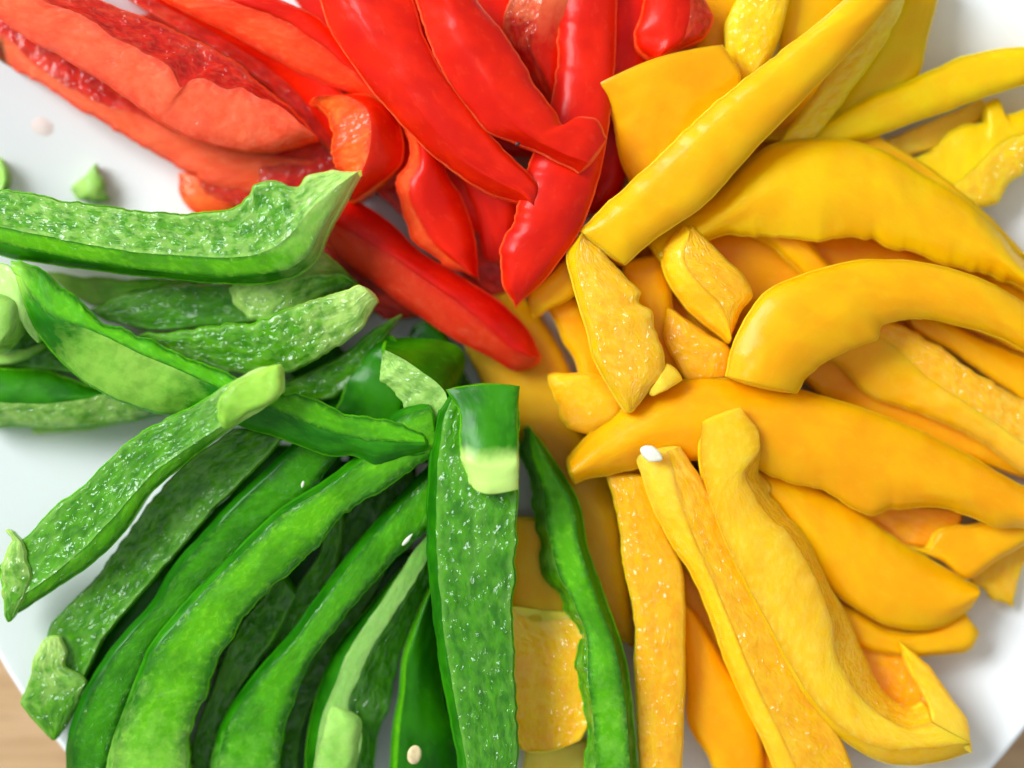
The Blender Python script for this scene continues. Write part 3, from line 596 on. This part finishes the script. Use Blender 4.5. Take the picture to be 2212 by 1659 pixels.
S('yellow', 'curved yellow strip sweeping to the upper right photo edge',
  ['1700,330 1780,265 1860,215 1980,166 2080,122 2212,100 2290,100', '1760,340 1830,312 1900,292 2000,256 2110,216 2212,182 2290,160'], ['skin'], [10, 11, 12, 13, 13], crown=[1.6], thick=5, tint=(0.95, 1.14, 0.60), jag=[.1, .12])
S('yellow', 'pale yellow sliver lying low on the plate at the upper right',
  ['1880,318 1950,290 2040,250 2120,215', '1900,345 1970,335 2060,300 2140,240'], ['cut'], [5, 5, 5], thick=2, pith=[(0, 3, .4)], tint=(.95, 1, .9))
S('yellow', 'ragged yellow piece at the right edge under the curved strip',
  ['1900,330 1980,340 2040,300 2080,275 2130,258 2133,222 2158,212 2172,240 2212,232 2290,220', '1950,400 2000,410 2060,400 2100,370 2140,330 2180,300 2212,290 2290,280', '1990,470 2060,455 2120,450 2152,440 2180,405 2205,378 2230,360 2290,330'],
  ['skin', 'inner'], [8, 9, 10, 11], h=[-1, 0, -1], crown=[.4, .6], thick=5, tint=(0.95, 1.14, 0.65), jag=[.3, .1, .3])
S('yellow', 'yellow orange strip low behind the big curl',
  ['1600,500 1650,520 1720,580 1800,650', '1660,480 1740,510 1790,570 1850,640'], ['skin'], [11, 11, 10], crown=[1], thick=5, tint=(1, .88, .7))
S('yellow', 'deep orange yellow strip filling the gap behind the big curl',
  ['1380,520 1480,470 1600,440 1750,450 1900,490 2280,600', '1380,760 1500,760 1650,740 1800,720 2000,740 2212,800'], ['skin'], [7, 7, 7, 7], crown=[1], thick=5, tint=(1, .85, .6))
S('yellow', 'broad yellow slice below the long bar stretching to the right edge',
  ['1390,500 1560,400 1660,315 1760,296 1880,312 1990,372 2100,440 2212,560 2290,640', '1430,560 1560,480 1680,430 1800,420 1920,450 2040,500 2140,550 2212,600 2290,680', '1450,590 1540,515 1620,508 1700,516 1780,522 1850,512 1950,542 2050,572 2150,602 2212,622 2290,700'],
  ['skin', 'skin'], [15, 16, 16.5, 16, 15, 14], h=[-4, 0, -2], crown=[.8, .6], thick=5, tint=(0.97, 1.02, 0.70), jag=[.08, 0, .3])
S('yellow', 'orange yellow scrap beside the point of the red strip',
  ['1225,552 1180,595 1140,638 1152,682', '1290,560 1270,600 1250,632 1180,672'], ['skin'], [13, 13, 12], crown=[.8], thick=6, tint=(1, .9, .7))
S('yellow', 'orange yellow strip low between the bar end and the small blocks',
  ['1340,570 1360,640 1380,720 1390,820', '1440,550 1450,640 1470,740 1480,830'], ['skin'], [12, 12, 11], crown=[1.2], thick=6, tint=(1, .86, .6))
S('yellow', 'square ended yellow piece with a bright spot next to the red pepper',
  ['1280,186 1308,212 1324,262 1336,332 1362,395', '1430,122 1450,180 1450,240 1430,310 1420,390', '1562,95 1602,172 1575,235 1500,310 1440,390'],
  ['skin', 'skin'], [18, 18, 16, 14], h=[-1.5, 0, -1], crown=[.8, .6], thick=6, tint=(1, .88, .8), jag=[.08, .05, .08])
S('yellow', 'long straight yellow bar crossing from the top edge to the centre',
  ['1890,-60 1823,0 1730,76 1682,114 1602,175 1513,248 1424,335 1300,450 1252,498', '1990,-60 1934,0 1866,80 1780,172 1716,236 1616,340 1531,436 1424,512 1350,572'],
  ['skin'], [21, 22, 21.5, 20.5, 18], crown=[2.2], thick=6.5, tint=(.96, .96, 1.5), jag=[.12, .07])
S('yellow', 'small yellow block with a pale top beside the big curl',
  ['1468,490 1428,538 1436,592 1472,652 1572,742', '1490,500 1480,560 1520,620 1560,660 1580,728', '1500,488 1562,552 1612,602 1628,636 1602,672 1582,722'],
  ['cut', 'inner'], [17, 18, 18, 16.5], h=[-2.5, 0, -1], crown=[.8, .5], thick=7, tint=(1, .98, .9), jag=[.06, .1, .12], relief=.5)
S('yellow', 'short orange yellow piece under the small pale topped block',
  ['1440,666 1434,722 1452,772 1484,822', '1470,680 1530,722 1578,752 1570,812'], ['inner'], [14, 14.5, 14], crown=[.8], thick=6, tint=(1, .88, .7))
S('yellow', 'rough yellow chunk standing over the end of the long bar',
  ['1250,508 1226,540 1238,622 1262,702 1280,772 1310,832 1350,890', '1256,508 1244,545 1256,622 1280,702 1298,772 1330,832 1362,885', '1265,508 1312,552 1362,608 1384,632 1382,652 1410,672 1420,732 1436,792 1404,842 1376,880'],
  ['skin', 'inner'], [19, 20, 20, 19], h=[-2, 0, -1], crown=[.1, .7], thick=7, tint=(1, 1, 1.2), pith=[(3, -1, .35)], jag=[.05, .08, .25], relief=.5)
S('yellow', 'small yellow end chunk at the centre right of the shaded strip',
  ['1184,815 1200,872 1226,922 1268,938', '1212,806 1290,810 1345,872 1340,915'], ['cut'], [13, 13.5, 13], crown=[1.2], thick=7, tint=(1, .93, .9), jag=[.2, .05])
S('yellow', 'orange strip buried low under the large curl and the diagonal strip',
  ['1560,700 1700,800 1850,900 2000,960 2290,1060', '1760,640 1880,760 2000,820 2140,900 2290,980'], ['skin'], [7, 7, 8, 8], thick=5, tint=(1, .85, .55), crown=[1])
S('yellow', 'orange strip buried low right of the hooked strip',
  ['1640,1080 1700,1200 1780,1320 1850,1420', '1760,1060 1840,1180 1920,1280 1990,1340'], ['skin'], [7, 7, 7], thick=5, tint=(1, .82, .5), crown=[1])
S('yellow', 'shaded yellow strip buried under the broad slice at the right edge',
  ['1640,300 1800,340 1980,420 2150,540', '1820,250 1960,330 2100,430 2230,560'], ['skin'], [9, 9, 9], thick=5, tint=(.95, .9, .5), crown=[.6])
S('yellow', 'diagonal yellow strip with a glistening stripe at the right edge',
  ['1880,690 1937,698 2030,748 2101,798 2212,866 2290,915', '1850,720 1912,736 2012,820 2101,878 2172,928 2212,956 2290,1010', '1770,770 1802,782 1880,856 1959,884 2101,945 2212,1022 2290,1080'],
  ['inner', 'skin'], [12, 12.5, 12.5, 12], h=[0, 0, -2], crown=[.6, .8], thick=6, pith=[(1.6, -.1, .6)], tint=(1, .95, .85))
S('yellow', 'orange strip in the gap between the diagonal strip and the big curl',
  ['1940,640 2030,680 2120,730 2290,800', '1980,720 2060,760 2130,810 2290,920'], ['skin'], [10, 10, 10], crown=[.8], thick=5, tint=(1, .9, .6))
S('yellow', 'big yellow curl with a flat cut end at the right',
  ['1566,812 1580,755 1602,702 1652,632 1742,590 1850,562 1960,562 2060,580 2130,605 2212,652 2290,700', '1640,830 1660,770 1700,715 1760,670 1840,635 1920,625 2020,630 2110,655 2212,705 2290,745', '1722,850 1742,815 1790,778 1862,746 1896,730 1902,705 1940,694 2010,690 2080,706 2150,728 2212,757 2290,790'],
  ['skin', 'skin'], [20, 21, 21, 20, 18], h=[-2, 0, -2], crown=[.9, .9], thick=6, tint=(.97, .90, .8), jag=[.06, 0, .16])
S('yellow', 'torn yellow scrap hanging over the plate at the far right',
  ['2060,1190 2110,1262 2140,1290 2188,1306', '2230,1120 2232,1180 2205,1240 2190,1300'], ['inner'], [6, 7, 7], thick=3, tint=(.95, 1, .8), jag=[.35, .35])
S('yellow', 'orange yellow piece with a scalloped edge near the right border',
  ['1965,1180 2005,1182 2020,1150 2060,1135 2130,1128 2230,1090', '1980,1190 2040,1215 2092,1252 2150,1215 2200,1185 2260,1150'], ['skin'], [10, 11, 11, 11], crown=[.6], thick=5, tint=(1, .88, .6), jag=[.2, .1])
S('yellow', 'deep orange strip in the gap under the large yellow tongue',
  ['1640,1000 1760,1040 1900,1080 2080,1100', '1650,1150 1760,1170 1900,1180 2060,1180'], ['inner'], [8, 8, 8], thick=5, tint=(1, .8, .5))
S('yellow', 'lower yellow strip with a ruffled end under the rounded strip at right',
  ['1760,1265 1850,1322 1920,1360 2000,1366 2086,1326 2104,1350', '1780,1340 1860,1402 1950,1418 2040,1416 2100,1402 2117,1374'], ['skin'], [10, 10, 10, 9.5], crown=[1.2], thick=6, tint=(1, .9, .6), jag=[.1, .12])
S('yellow', 'rounded yellow strip with a blunt right end above the ruffled strip',
  ['1610,990 1700,1020 1770,1056 1850,1102 1950,1170 2050,1230 2116,1270', '1660,1060 1740,1130 1820,1200 1900,1252 1980,1290 2050,1305 2114,1288', '1680,1110 1712,1160 1772,1250 1842,1312 1920,1352 2000,1362 2060,1346 2095,1322'],
  ['skin', 'skin'], [13, 13.5, 13.5, 13], h=[-2.5, 0, -2], crown=[.6, .8], thick=6, tint=(1, .92, .6), jag=[.08, 0, .1])
S('yellow', 'large smooth yellow tongue reaching from its left tip to the right edge',
  ['1226,990 1258,950 1330,892 1420,842 1500,815 1600,820 1720,840 1850,876 1980,926 2100,986 2212,1050 2290,1090', '1234,1015 1300,975 1400,920 1500,895 1600,900 1720,925 1850,965 1980,1010 2100,1050 2212,1095 2290,1130', '1242,1042 1300,1030 1380,1010 1480,995 1600,1000 1700,1042 1780,1062 1850,1102 1876,1112 1940,1100 2020,1098 2090,1115 2150,1140 2212,1145 2290,1170'],
  ['skin', 'skin'], [16.5, 17, 17, 16.5, 16], h=[-3, 0, -2.4], crown=[.9, .7], thick=5, tint=(.98, .84, .5), jag=[.06, 0, .2])
S('yellow', 'tiny yellow shaving stuck at the lower end of the rough chunk',
  ['1405,840 1430,808 1440,785', '1415,855 1450,838 1476,822'], ['cut'], [18.5, 19, 18], thick=2, jag=[.1, .1], pith=[(0, 3, .3)])
S('yellow', 'orange yellow strip touching the plate at the bottom beside the straight strip',
  ['1470,1300 1476,1400 1482,1500 1486,1560 1530,1640 1570,1720', '1505,1330 1560,1420 1612,1510 1640,1580 1650,1640 1640,1720'], ['skin'], [8, 9, 9, 9], crown=[1.2], thick=6, tint=(1, .85, .6), jag=[.08, .06])
S('yellow', 'orange strip half hidden behind the long speckled strip at the bottom',
  ['1480,1220 1530,1320 1590,1440 1640,1540 1650,1640 1650,1720', '1540,1240 1580,1330 1630,1430 1680,1530 1700,1620 1710,1720'], ['skin'], [7, 7, 7, 7], crown=[.6], thick=5, tint=(1, .78, .5))
S('yellow', 'straight speckled yellow strip running down to the bottom edge',
  ['1312,1030 1330,1100 1342,1180 1356,1260 1370,1340 1370,1450 1375,1560 1382,1720', '1395,1030 1432,1140 1474,1230 1480,1300 1481,1400 1480,1500 1476,1600 1470,1720'], ['inner'], [13, 13.5, 13.5, 13, 13], crown=[.5], thick=6, tint=(.98, .93, .8), relief=.8, jag=[.12, .06])
S('yellow', 'long yellow strip with a pale left edge and speckled inner wall at the bottom',
  ['1372,985 1402,1080 1442,1162 1492,1242 1532,1332 1562,1422 1602,1512 1642,1592 1690,1720', '1440,975 1470,1080 1508,1180 1545,1262 1580,1345 1615,1432 1655,1522 1698,1605 1745,1720', '1470,965 1532,1062 1575,1162 1630,1252 1690,1342 1735,1432 1780,1522 1820,1600 1865,1720'],
  ['cut', 'inner'], [18, 18, 17.5, 16.5, 15.5, 15], h=[-2, 0, -.8], crown=[.8, .2], thick=6, tint=(1, .97, .9), pith=[(0, .35, .3)], jag=[.08, .06, .1])
S('yellow', 'orange ruffled strip edge showing right of the hooked strip',
  ['1600,1000 1600,1080 1640,1160 1700,1260 1760,1360', '1640,1020 1665,1060 1655,1085 1690,1110 1688,1145 1720,1170 1745,1210 1770,1290 1830,1400'], ['inner'], [13, 13.5, 13, 11], thick=6, tint=(1, .88, .6), jag=[.1, .35])
S('yellow', 'long hooked yellow strip ending in a U around a hollow at lower right',
  ['1512,912 1508,982 1522,1062 1552,1155 1602,1265 1652,1358 1694,1440 1752,1530 1824,1602 1920,1652 2010,1652 2098,1628', '1516,915 1515,985 1530,1062 1560,1152 1612,1262 1662,1352 1704,1432 1764,1520 1836,1585 1920,1620 2000,1618 2094,1605', '1600,882 1642,942 1635,985 1612,1018 1650,1100 1702,1152 1762,1252 1792,1322 1812,1422 1850,1490 1900,1540 1960,1570 2010,1560', '1605,890 1650,950 1650,990 1640,1020 1690,1100 1740,1160 1790,1260 1830,1330 1870,1420 1900,1480 1940,1520 1975,1530 1995,1520'],
  ['skin', 'cut', 'inner'], [19, 19, 18.5, 18, 17.5, 17, 16], h=[-2, 0, -.4, -4], crown=[.2, .8, 0], thick=6, tint=(1, 1.0, 1.0), pith=[(3, -1, .35)], jag=[.05, .06, .22, .1], relief=.4,
  extra=[dict(part='hook_end', rails=['2100,1628 2096,1575 2055,1505 2005,1435 1955,1392', '2015,1560 2010,1530 1985,1480 1965,1440 1950,1400'], bands=['cut'], z=[15.5, 15.5, 15, 13.5], thick=6, tint=(1, .95, .8), pith=[(.3, 1.1, .3)], crown=[.4]),
         dict(part='hollow_wall', rails=['1840,1400 1880,1480 1930,1540 1985,1560', '1950,1400 1975,1450 2000,1500 2020,1545'], bands=['inner'], z=[9, 9, 9], thick=3, tint=(1, .85, .6))])

# ---------------------------------------------------------------- seeds, chips and drops
def blob(name, label, cat, xy, z, size, rot, mat, seed=1, flat=1.0, point=0.0, group=None, rough=.12):
    """small lens-shaped body; size in mm (long, wide, high)"""
    n, m = 24, 14; a = np.linspace(0, 2*np.pi, n + 1); b = np.linspace(-np.pi/2, np.pi/2, m)
    A, B = np.meshgrid(a, b, indexing='ij')
    r = 1 + rough * fbm(np.cos(A) * 1.7 + 5, np.sin(A) * 1.7 + np.sin(B) * 1.3, seed, 3) * np.cos(B)
    x = np.cos(B) * np.cos(A) * r; y = np.cos(B) * np.sin(A) * r; zz = np.sin(B)
    y = y * (1 - point * np.clip(x, 0, 1))
    V = np.stack([x * size[0]/2, y * size[1]/2, zz * size[2]/2], -1) * 1e-3
    V[-1] = V[0]
    P = Part(); g = np.stack([A, B], -1); P.grid(V, g, g * 0, A * 0)
    o = P.build(name, mat, None); c = unproj(np.array(xy, float), z * 1e-3); o.location = c; o.rotation_euler = (0.15, -0.1, math.radians(rot))
    o['label'] = label; o['category'] = cat
    if group: o['group'] = group
    return o
SG = 'loose pepper seeds'
blob('pepper_seed', 'tan round seed on the smooth green strip at the bottom edge', 'seed', (895, 1630), 14, (3.2, 2.3, .8), 80, M['seed'], 3, group=SG)
blob('pepper_seed', 'thin white seed fragment on the mid green strip above the pale striped strip', 'seed', (880, 1166), 16.2, (2.6, .7, .5), 50, M['pale_chip'], 4, point=.5, group=SG)
blob('pepper_seed', 'tiny white seed fleck on the dark strip left of the bright green strip', 'seed', (654, 1046), 16.5, (1.2, .5, .4), 75, M['pale_chip'], 5, group=SG)
blob('pith_chip', 'small white chip lying on the large yellow tongue', 'pith chip', (1407, 982), 19.2, (4.0, 2.6, 1.0), -25, M['pale_chip'], 8, point=.6, rough=.5)
S('green', 'small pale green crumb alone on the white plate at upper left', ['150,406 158,420 172,430 190,427 204,436 222,431', '196,372 207,352 212,374 222,392 219,408 230,424'], ['cut'], [3.2, 4.2, 3.6], name='pepper_crumb', crown=[.2], thick=2.4, relief=3, pith=[(0, 3, .5)], tint=(.85, .85, .85), jag=[.4, .4])
def stain(name, label, xy, rad):
    """thin film of juice that follows the plate"""
    c = unproj(np.array(xy, float), 0.0044); a = np.linspace(0, 2*np.pi, 33); r = np.linspace(0, 1, 7)
    A, Rr = np.meshgrid(a, r, indexing='ij'); w = Rr * rad * 1e-3 * (1 + .25 * fbm(np.cos(A) * 1.5 + 3, np.sin(A) * 1.5, 77, 2))
    x, y = c[0] + w * np.cos(A), c[1] + w * np.sin(A) * .85
    V = np.stack([x, y, plate_z(x, y) + 0.00004 + 0.00012 * (1 - Rr ** 2)], -1); V[-1] = V[0]
    P = Part(); z2 = np.stack([A * 0, A * 0], -1); P.grid(V, z2, z2, A * 0, True); o = P.build(name, M['juice'], None)
    o['label'] = label; o['category'] = 'juice drop'
stain('juice_drop', 'faint pink juice drop on the white plate at upper left', (90, 272), 1.7)

blob('dark_speck', 'tiny black speck on the long smooth red strip below its neighbour', 'speck', (1118, 311), 21.6, (.9, .6, .4), 10, M['bruise'], 11)
